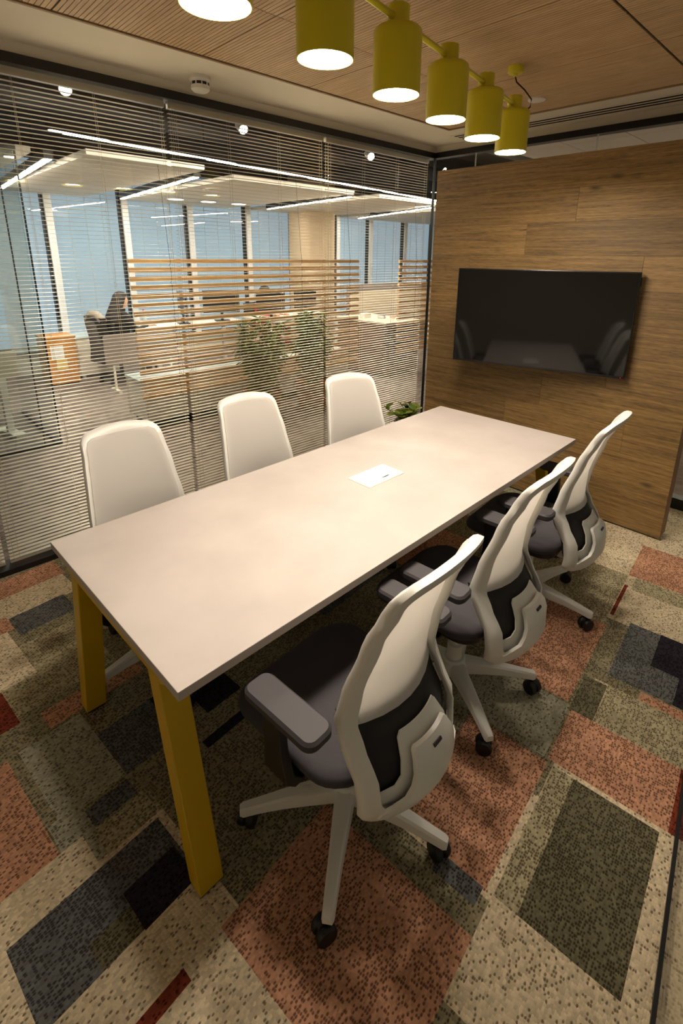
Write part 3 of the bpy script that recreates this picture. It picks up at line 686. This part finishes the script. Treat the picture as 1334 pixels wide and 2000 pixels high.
strip_light((6.45, 2.25), (7.45, 4.9), ZL, 'office strip light nearest the wood panel')
strip_light((.76, 1.25), (7.2, 2.12), 2.505, 'long office strip light running beside the glass wall', .022)
for i, (x, y) in enumerate(((3.25, 4.5), (3.75, 4.45), (4.25, 4.4))):
    t = empty('downlight', (x, y, ZL+.02)); tag(t, ('round downlight above the slatted screen, left one', 'round downlight above the slatted screen, middle one', 'round downlight above the slatted screen, right one')[i], 'downlight', 'round downlights in the white panel')
    MB().lathe([(.11, -.004), (.13, -.004), (.13, .001)], n=28, caps=False).obj('rim', M['disc'], t); MB().lathe([(.112, -.003), (.001, -.0035)], n=28).obj('lens', M['downlight'], t)
vt = MB().lathe([(.16, 0), (.16, -.006), (.13, -.012), (.12, -.004), (.09, -.014), (.08, -.004), (.04, -.014), (.001, -.012)], n=32).obj('round_vent', M['disc'], None, 40, loc=(3.05, 3.0, ZL+.02)); tag(vt, 'round white air diffuser in the suspended panel', 'air vent')
# ceiling tiles behind the wood panel, and an added out-of-view strip light brightening them
t7 = struct(empty('ceiling.004', (3.57, -3.5, 2.74)), 'pale ceiling tiles seen above the wood panel')
for i in range(4):
    for j in range(6): MB().box(i*1.2+.005, i*1.2+1.195, j*.58+.005, j*.58+.575, 0, .015).obj('tile', M['ceilpanel'], t7)
MB().box(0, 4.8, 0, 3.49, .015, .03).obj('grid', M['tableedge'], t7)
strip_light((7.2, -3.2), (7.2, -.4), 2.55, 'added unseen strip light brightening the ceiling tiles behind the wood panel')
# track spots
def spot(x, y, z, tx, ty, tz, label, watt):
    d_ = (Vector((tx, ty, tz))-Vector((x, y, z))).normalized()
    t = empty('track_spotlight', (x, y, z)); t.rotation_mode = 'QUATERNION'; t.rotation_quaternion = d_.to_track_quat('-Z', 'Y'); tag(t, label, 'spotlight', 'track spots beyond the glass')
    MB().lathe([(.036, -.06), (.040, -.06), (.040, .03), (.030, .06), (.001, .062)], n=24, caps=False).obj('housing', M['disc'], t, 40)
    MB().lathe([(.036, -.054), (.001, -.053)], n=20).obj('lens', M['spot'], t)
    ld = bpy.data.lights.new('spot_lamp', 'SPOT'); ld.energy = watt; ld.spot_size = R(62); ld.spot_blend = .6; ld.color = (1, .9, .74); ld.shadow_soft_size = .03
    lo = bpy.data.objects.new('spot_lamp', ld); col.objects.link(lo); lo.parent = t; lo.location = (0, 0, -.065)
    st = MB().tube([(x, y, z+.03), (x, y, 3.15)], .006, 8).obj('stem', M['disc'])
    st.parent = t; st.matrix_parent_inverse = Matrix.LocRotScale(t.location, t.rotation_quaternion, (1, 1, 1)).inverted()
spot(.80, .92, 2.72, .2, -1.9, .7, 'bright track spotlight shining in through the near blinds', SPOT_W)
spot(2.13, .95, 2.705, 1.6, -2.0, .7, 'track spotlight beyond the middle of the glass wall', SPOT_W)
spot(3.72, 1.02, 2.705, 2.9, -.9, 1.7, 'track spotlight beyond the glass near the wood panel', SPOT_W)
# ducts in the dark ceiling
for i, (y, r_, lab) in enumerate(((.42, .12, 'grey round air duct above the track spots'), (2.35, .10, 'thin grey air duct above the white ceiling panels'))):
    d_ = MB().tube([(-1.5, y, 2.98), (11, y+.2, 2.98)], r_, 16).obj('air_duct', M['duct'], None, 60); tag(d_, lab, 'duct')

# slatted wooden screens with black cords
def slat_screen(x0, x1, y, label, cords, n=17):
    t = empty('slatted_screen', (x0, y, 0)); tag(t, label, 'screen', 'hanging pine slat screens')
    me = MB().box(0, x1-x0, -.015, .015, -.0205, .0205).mesh('slat', M['screenwood'])
    for k in range(n):
        z = 1.628-k*(1.628-.372)/(n-1)
        o = link('slat', me, t, loc=(random.uniform(-.004, .004), 0, z))
    for cx_ in cords:
        pts = []
        for k in range(n):
            z = 1.628-k*(1.628-.372)/(n-1)
            pts += [(cx_, -.017, z+.021), (cx_, -.017, z-.021), (cx_+(.006 if k % 2 else -.006), 0, z-.039)]
        MB().tube([(cx_, .13, 3.15), (cx_, -.010, 1.67)]+pts, .002, 5).obj('cord', M['cordblack'], t)
slat_screen(1.385, 4.27, 1.70, 'wide screen of horizontal pine slats behind the potted plants', (.38, 1.95, 2.72))
slat_screen(5.06, 6.6, 1.70, 'narrow screen of horizontal pine slats beside the wood panel', (.36, 1.2))

# long white low cabinet
cabt = empty('low_cabinet', (1.44, 1.79, 0)); tag(cabt, 'long white low cabinet with pale glass top behind the slatted screen', 'cabinet')
MB().box(0, 2.75, 0, .45, .09, .475).obj('body', M['whitecab'], cabt)
MB().box(-.01, 2.76, -.012, .46, .478, .497).obj('glass_top', M['glasstop'], cabt)
MB().box(.05, 2.7, .05, .42, 0, .09).obj('plinth', M['blackmetal'], cabt)
for k in range(4): MB().box(.01+k*.685, .01+k*.685+.675, -.014, 0, .10, .468).obj('door', M['whitecab'], cabt, bevel=.002)

# two potted bamboo plants
def bamboo(x, y, hh, rad, seed, label):
    t = empty('potted_bamboo', (x, y, 0)); tag(t, label, 'plant', 'bamboo plants in baskets before the screen')
    MB().lathe([(.15, 0), (.17, .01), (.205, .30), (.21, .325), (.19, .325), (.185, .29)], n=28).obj('basket', M['pot'], t, 40)
    MB().lathe([(.186, .27), (.186, .285), (.001, .29)], n=24).obj('soil', M['soil'], t)
    rn = random.Random(seed); fm_ = MB(); stems = []
    for k in range(16):
        a = rn.uniform(0, 2*math.pi); r0 = rn.uniform(.01, .09); r1 = r0+rn.uniform(.05, rad); h1 = rn.uniform(.65, 1)*hh
        pts = [(r0*math.cos(a), r0*math.sin(a), .28), ((r0+r1)/2*math.cos(a), (r0+r1)/2*math.sin(a), .28+(h1-.28)*.6), (r1*math.cos(a), r1*math.sin(a), h1)]
        MB().tube(pts, [.005, .004, .002], 6).obj('stem', M['leafpale'], t, 60); stems.append(pts)
    for k in range(1300):
        p_ = rn.choice(stems); q = rn.random()**.6
        base_ = Vector(p_[0]).lerp(Vector(p_[1]), q*2) if q < .5 else Vector(p_[1]).lerp(Vector(p_[2]), q*2-1)
        a = rn.uniform(0, 2*math.pi); e = rn.uniform(-.7, .7); L_ = rn.uniform(.07, .16); w_ = rn.uniform(.009, .017)
        d_ = Vector((math.cos(a)*math.cos(e), math.sin(a)*math.cos(e), math.sin(e))); s_ = d_.cross(Vector((0, 0, 1))).normalized()*w_
        mid = base_+d_*L_*.45; tip = base_+d_*L_+Vector((0, 0, -L_*.25))
        fm_.add([base_, mid+s_, tip, mid-s_], [(0, 1, 2), (0, 2, 3)])
    f_ = fm_.obj('foliage', M['foliage'], t); f_['kind'] = 'stuff'
bamboo(2.50, 1.34, 1.10, .19, 4, 'bushy bamboo in a basket before the slatted screen, behind the middle white chair')
bamboo(3.20, 1.34, 1.12, .20, 9, 'bushy bamboo in a basket before the slatted screen, nearer the wood panel')

# brown desk pedestal with papers and pale dividers
bd = empty('brown_cabinet', (4.88, 1.74, 0)); tag(bd, 'dark brown cabinet with a pale top seen between the two slatted screens', 'cabinet')
MB().box(0, .72, 0, 1.0, .03, .765).obj('body', M['brown'], bd)
MB().box(-.01, .74, -.01, 1.02, .767, .79).obj('top', M['beigeboard'], bd)
MB().box(.72, .74, -.005, .06, 0, .765).obj('side_post', M['whitecab'], bd)
MB().box(-.012, 0, .03, .97, .40, .75).obj('door', M['brown'], bd)
MB().box(-.012, 0, .03, .97, .06, .39).obj('door', M['brown'], bd)
def divider(x0, x1, y, z0, z1, m, label, th=.03, name='desk_divider'):
    o = empty(name, (x0, y, 0)); tag(o, label, 'divider', 'desk dividers in the office')
    mb = MB(); rb_ = [(x, z) for x, z in rrect((x1-x0)/2, (z1-z0)/2, .03, 4, (x1-x0)/2, (z0+z1)/2)]
    mb.prism(rb_, 0, th).obj('panel', m, o, bevel=.004)
    for q in (.1, .9): MB().box((x1-x0)*q-.02, (x1-x0)*q+.02, -.12, .15, 0, .03).obj('foot', M['whitecab'], o); MB().box((x1-x0)*q-.012, (x1-x0)*q+.012, .002, th-.002, .03, z0+.01).obj('post', M['whitecab'], o)
divider(5.35, 8.2, 2.95, .55, 1.13, M['beigeboard'], 'wide beige desk divider behind the brown cabinet')
divider(5.9, 8.6, 3.6, .6, 1.20, M['greyboard'], 'grey desk divider standing behind the beige one')
divider(1.67, 2.60, 3.50, .34, .715, M['greyboard'], 'low grey rounded divider hiding the legs of the person in black')
for i, (x, y, hx, hy, h_, m, lab) in enumerate(((5.08, 2.35, .07, .05, .075, 'paper', 'folded white paper on the brown cabinet'), (5.30, 2.22, .04, .05, .05, 'bluebook', 'small blue book on the brown cabinet'), (5.42, 2.10, .05, .04, .035, 'orangebook', 'small orange book on the brown cabinet'))):
    t = empty('paper_stack' if i == 0 else 'book', (x, y, .79), .3*i); tag(t, lab, 'paper' if i == 0 else 'book')
    MB().box(-hx, hx, -hy, hy, .004, h_-.004).obj('pages', M['paper'], t); MB().box(-hx-.003, hx+.003, -hy-.003, hy, h_-.004, h_).box(-hx-.003, hx+.003, -hy-.003, hy, 0, .004).obj('cover', M[m], t)

# desks with monitors behind the screen
def desk(x, y, wdt, dep, label):
    t = empty('office_desk', (x, y, 0)); tag(t, label, 'desk', 'white desks in the office')
    MB().box(0, wdt, 0, dep, .70, .725).obj('top', M['whitecab'], t, bevel=.003)
    for xx in (.04, wdt-.09):
        for yy in (.04, dep-.09): MB().box(xx, xx+.05, yy, yy+.05, 0, .70).obj('leg', M['mullion'], t)
    MB().box(.1, wdt-.1, dep-.06, dep-.04, .62, .70).obj('beam', M['mullion'], t)
def monitor(x, y, rz, label):
    t = empty('monitor', (x, y, .725), rz); tag(t, label, 'monitor', 'black monitors on the office desks')
    mb = MB(); rbox(mb, .11, .08, 0, .012, .02, .003); mb.obj('stand_foot', M['monitor'], t)
    MB().box(-.02, .02, -.01, .01, .012, .20).obj('stand_neck', M['monitor'], t); MB().box(-.27, .27, -.02, .015, .12, .45).obj('casing', M['monitor'], t, bevel=.004); MB().box(-.26, .26, -.0215, -.0198, .13, .44).obj('screen', M['screen'], t)
desk(2.35, 3.6, 1.5, .75, 'white desk before the person in black')
desk(4.05, 3.4, 1.5, .75, 'white desk behind the bamboo plants')
monitor(2.95, 3.95, R(75), 'black monitor on the desk of the person in black')
monitor(3.55, 3.9, R(160), 'black monitor behind the wide slatted screen')
monitor(4.35, 3.75, R(180), 'black monitor hiding the person in red')
monitor(5.1, 3.8, R(190), 'black monitor behind the bamboo near the column')
for i, (x, y, lab) in enumerate(((2.52, 3.76, 'white paper lying on the desk edge by the grey divider'), (3.3, 3.75, 'white paper lying on the desk behind the slats'), (4.6, 3.5, 'white paper lying on the desk behind the bamboo'))):
    t = empty('document', (x, y, .725), .4*i); tag(t, lab, 'paper'); MB().box(-.1, .1, -.14, .14, 0, .003).obj('sheet', M['paper'], t); MB().box(-.095, .1, -.13, .14, .003, .006).obj('sheet', M['paper'], t)
bt = empty('drink_bottle', (2.30+.12, 4.05, .725)); tag(bt, 'clear plastic bottle with red cap on the desk by the person in black', 'bottle')
MB().lathe([(.03, 0), (.033, .01), (.033, .15), (.012, .19), (.012, .205)], n=18).obj('body', M['glasstop'], bt, 40); MB().lathe([(.014, .205), (.014, .225)], n=16).obj('cap', M['redcloth'], bt)
# wooden cupboard, drawer unit, grey upholstered screen
cu = empty('cupboard', (1.22, 4.32, 0)); cu.scale = (.86, .9, .88); tag(cu, 'honey coloured wooden cupboard with papers stuck on its side', 'cupboard')
MB().box(0, .42, 0, .45, .02, .70).obj('body', M['orange'], cu); MB().box(-.01, .43, -.01, .46, .70, .72).obj('top', M['orange'], cu); MB().box(.02, .40, .02, .43, 0, .02).obj('plinth', M['blackmetal'], cu)
MB().box(.06, .24, -.004, -.001, .40, .60).obj('note', M['paper'], cu); MB().box(.12, .27, -.004, -.001, .24, .39).obj('note', M['yellowpaper'], cu)
dr = empty('drawer_unit', (1.64, 4.52, 0)); tag(dr, 'low white drawer unit under the window beside the cupboard', 'drawer unit')
MB().box(0, .62, 0, .45, .05, .56).obj('body', M['whitecab'], dr)
MB().box(-.01, .63, -.02, .46, .56, .585).obj('top', M['glasstop'], dr)
for k in range(3):
    q = MB().box(.01, .61, -.015, 0, .06+k*.165, .06+k*.165+.158).obj('drawer', M['whitecab'], dr, bevel=.002); MB().box(.24, .36, -.02, -.0145, .13+k*.165, .15+k*.165).obj('handle', M['tableedge'], q)
for xx in (.04, .54): MB().box(xx, xx+.04, .02, .06, 0, .05).obj('foot', M['mullion'], dr)
# adjacent glass room at the far left
ag = empty('wall_glass_room', (0, 0, 0)); struct(ag, 'corner of a neighbouring glass room at the left edge')
MB().box(-1.5, .70, 1.93, 1.99, 0, .03).obj('base_frame', M['blackmetal'], ag); MB().box(.66, .70, 1.99, 3.3, 0, .03).obj('base_frame', M['blackmetal'], ag)
MB().box(-1.5, .695, 1.955, 1.965, .03, 2.46).obj('pane', M['glasswin'], ag); MB().box(.672, .682, 1.97, 3.3, .03, 2.46).obj('pane', M['glasswin'], ag)
MB().box(.688, .700, 1.95, 1.962, .03, 2.46).obj('corner_seal', M['blackmetal'], ag); MB().box(.56, .568, 1.952, 1.968, .03, 2.46).obj('joint', M['blackmetal'], ag); MB().box(-1.5, .70, 1.93, 1.99, 2.46, 2.50).obj('head_frame', M['blackmetal'], ag)
pb = empty('flip_board', (.42, 2.55, 0), .25); tag(pb, 'pale standing board on a leg inside the neighbouring glass room', 'board')
MB().box(-.16, .16, -.015, .015, .56, .80).obj('board', M['beigeboard'], pb, bevel=.004); MB().box(-.03, .03, -.02, .02, .04, .56).obj('leg', M['whitecab'], pb); MB().box(-.05, .05, -.2, .2, .0, .04).obj('foot', M['whitecab'], pb)
ch2 = empty('dark_swivel_chair', (.02, 2.75, 0), .6); tag(ch2, 'dark swivel chair with a white star base in the neighbouring glass room', 'chair')
mb = MB(); rbox(mb, .24, .23, .42, .50, .09, .02); mb.obj('seat', M['cloth'], ch2, 50)
mb = MB(); mb.loft([[(x, -.22-.10*(z-.5)**2+y0, z) for x, y0 in ((-.2, .03), (-.1, 0), (.1, 0), (.2, .03), (.2, .08), (.1, .05), (-.1, .05), (-.2, .08))] for z in (.48, .6, .75, .88, .95)]); mb.obj('backrest', M['cloth'], ch2, 50)
MB().lathe([(.025, .08), (.025, .42)], n=16).obj('gas_lift', M['white'], ch2)
for k in range(5):
    a = 2*math.pi*k/5; MB().loft([[(r_*math.cos(a)-h_*math.sin(a), r_*math.sin(a)+h_*math.cos(a), z) for h_, z in ((-.022, .06), (.022, .06), (.018, z1), (-.018, z1))] for r_, z1 in ((.02, .12), (.30, .085))]).obj('base_leg', M['white'], ch2)
    MB().tube([(.29*math.cos(a)-.02, .29*math.sin(a), .028), (.29*math.cos(a)+.02, .29*math.sin(a), .028)], .028, 14).obj('caster', M['black'], ch2)

# ------------------------------------------------------------------ people
def skin_body(name, verts, edges, radii, mats, pick, root=0):
    me = bpy.data.meshes.new(name); me.from_pydata(verts, edges, []); o = bpy.data.objects.new(name, me); col.objects.link(o)
    o.modifiers.new('skin', 'SKIN'); 
    sv = me.skin_vertices[0].data if me.skin_vertices else None
    if sv is None:
        bpy.context.view_layer.objects.active = o; sv = me.skin_vertices[0].data
    for i, r_ in enumerate(radii): sv[i].radius = (r_, r_) if not isinstance(r_, tuple) else r_
    sv[root].use_root = True
    ss = o.modifiers.new('sub', 'SUBSURF'); ss.levels = 2; ss.render_levels = 2
    dg = bpy.context.evaluated_depsgraph_get(); dg.update(); ev = o.evaluated_get(dg); nm = bpy.data.meshes.new_from_object(ev)
    bpy.data.objects.remove(o); nm.name = name
    nm.materials.clear()
    for m in mats: nm.materials.append(m)
    for p in nm.polygons: p.material_index = pick(p.center); p.use_smooth = True
    return nm
def seated_person(loc, rz, label, cloth, hairm, hood=True):
    t = empty('person', loc, rz); tag(t, label, 'person')
    # faces +X, sitting; hip height .46
    V = [(0, 0, .52), (-.02, 0, .68), (.02, 0, .84), (.05, 0, .965), (.065, 0, 1.02), (.075, 0, 1.10), (.085, 0, 1.165)]
    Rr = [(.15, .13), (.135, .12), (.15, .115), .065, .05, .078, .07]
    Ed = [(0,1),(1,2),(2,3),(3,4),(4,5),(5,6)]
    def add(p, r_, par):
        V.append(p); Rr.append(r_); Ed.append((par, len(V)-1)); return len(V)-1
    nose = add((.165, 0, 1.095), .012, 5)
    for s in (-1, 1):
        sh = add((.03, .17*s, .90), .062, 2); el = add((.13, .21*s, .72), .046, sh); wr = add((.34, .12*s, .755), .030, el); pm = add((.40, .105*s, .762), .030, wr)
        for k in range(4):
            f1 = add((.445+.004*(1-abs(k-1.5)), (.105+(k-1.5)*.018)*s, .762), .0085, pm); add((.478+.006*(1-abs(k-1.5)), (.105+(k-1.5)*.019)*s, .748), .0075, f1)
        th = add((.415, (.105-.04)*s, .757), .009, pm); add((.445, (.105-.05)*s, .750), .008, th)
        hp = add((.04, .10*s, .50), .095, 0); kn = add((.45, .12*s, .50), .068, hp); an = add((.44, .12*s, .10), .045, kn); ft = add((.50, .12*s, .04), .038, an); add((.60, .12*s, .03), .028, ft)
    def pick(c):
        if c.z > 1.01: return 1
        if c.x > .34 and .70 < c.z < .85: return 1
        if c.z < .09: return 2
        return 0
    me = skin_body('body', V, Ed, Rr, [cloth, M['skin'], M['black']], pick)
    link('body', me, t)
    # hair falling over the shoulders
    mb = MB(); rings = []
    hs = ((.84, -.06, .10, .135), (.92, -.045, .105, .125), (1.00, -.01, .105, .105), (1.07, .025, .105, .095), (1.13, .05, .10, .092), (1.18, .06, .09, .08), (1.215, .065, .06, .055), (1.228, .065, .012, .012)) if hood else ((1.05, -.0, .075, .085), (1.10, .035, .095, .09), (1.16, .05, .095, .088), (1.205, .06, .06, .06), (1.215, .06, .012, .012))
    for z, cx_, rx, ry in hs:
        ring = []
        for k in range(20):
            a = 2*math.pi*k/20; x = math.cos(a); fx = rx*(.62 if x > 0 and z < 1.15 else 1)
            ring.append((cx_+fx*x, ry*math.sin(a), z))
        rings.append(ring)
    mb.loft(rings); mb.obj('hair', hairm, t, 60)
    for s in (-1, 1):
        MB().lathe([(.001, -.006), (.006, -.004), (.008, 0), (.006, .004), (.001, .006)], (.147, .030*s, 1.112), 10).obj('eye', M['hair'], t, 60)
    MB().tube([(.148, -.02, 1.055), (.153, 0, 1.052), (.148, .02, 1.055)], .005, 6).obj('mouth', M['redcloth'], t, 60)
    return t
def task_chair(loc, rz, label, fab):
    t = empty('task_chair', loc, rz); tag(t, label, 'chair')
    mb = MB(); rbox(mb, .23, .23, .37, .445, .09, .02, cx=.08); mb.obj('seat', fab, t, 50)
    mb = MB(); mb.loft([[(-.21-.06*(z-.5)+x0, y, z) for y, x0 in ((-.22, .05), (-.1, 0), (.1, 0), (.22, .05), (.22, .09), (.1, .045), (-.1, .045), (-.22, .09))] for z in (.46, .6, .75, .86, .90)]); mb.obj('backrest', fab, t, 50)
    MB().lathe([(.025, .08), (.025, .37)], n=14).obj('gas_lift', M['black'], t)
    for k in range(5):
        a = 2*math.pi*k/5; MB().loft([[(r_*math.cos(a)-h_*math.sin(a), r_*math.sin(a)+h_*math.cos(a), z) for h_, z in ((-.022, .06), (.022, .06), (.018, z1), (-.018, z1))] for r_, z1 in ((.02, .12), (.28, .085))]).obj('base_leg', M['black'], t)
        MB().tube([(.27*math.cos(a)-.02, .27*math.sin(a), .028), (.27*math.cos(a)+.02, .27*math.sin(a), .028)], .028, 12).obj('caster', M['black'], t)
    MB().box(-.21, .0, -.02, .02, .35, .38).box(-.235, -.20, -.02, .02, .35, .60).obj('back_bracket', M['black'], t)
    return t
task_chair((2.03, 4.02, 0), R(8), 'dark task chair carrying the person in black', M['cloth'])
seated_person((2.06, 4.02, -.02), R(8), 'person in black with long dark hair seated in profile at a desk', M['cloth'], M['hair'])
jk = empty('draped_jacket', (1.80, 3.995, 0), R(8)); tag(jk, 'black jacket with grey lining hung over the task chair back', 'jacket')
mb = MB(); mb.loft([[(x0-.02*math.sin(z*9), y, z) for x0, y in ((-.06, -.22), (-.075, 0), (-.06, .22), (.0, .24), (.0, -.24))] for z in (.30, .45, .62, .80, .90)]); mb.obj('body', M['cloth'], jk, 60)
mb = MB(); mb.tube([(-.035, -.20, .86), (-.045, -.08, .93), (-.045, .08, .93), (-.035, .20, .86)], .05, 12); mb.obj('collar', M['greycloth'], jk, 60)
task_chair((4.55, 4.35, 0), R(-80), 'task chair behind the monitors carrying the person in red', M['cloth'])
seated_person((4.57, 4.30, -.02), R(-80), 'person in a red top sitting behind a monitor', M['redcloth'], M['hair'], False)
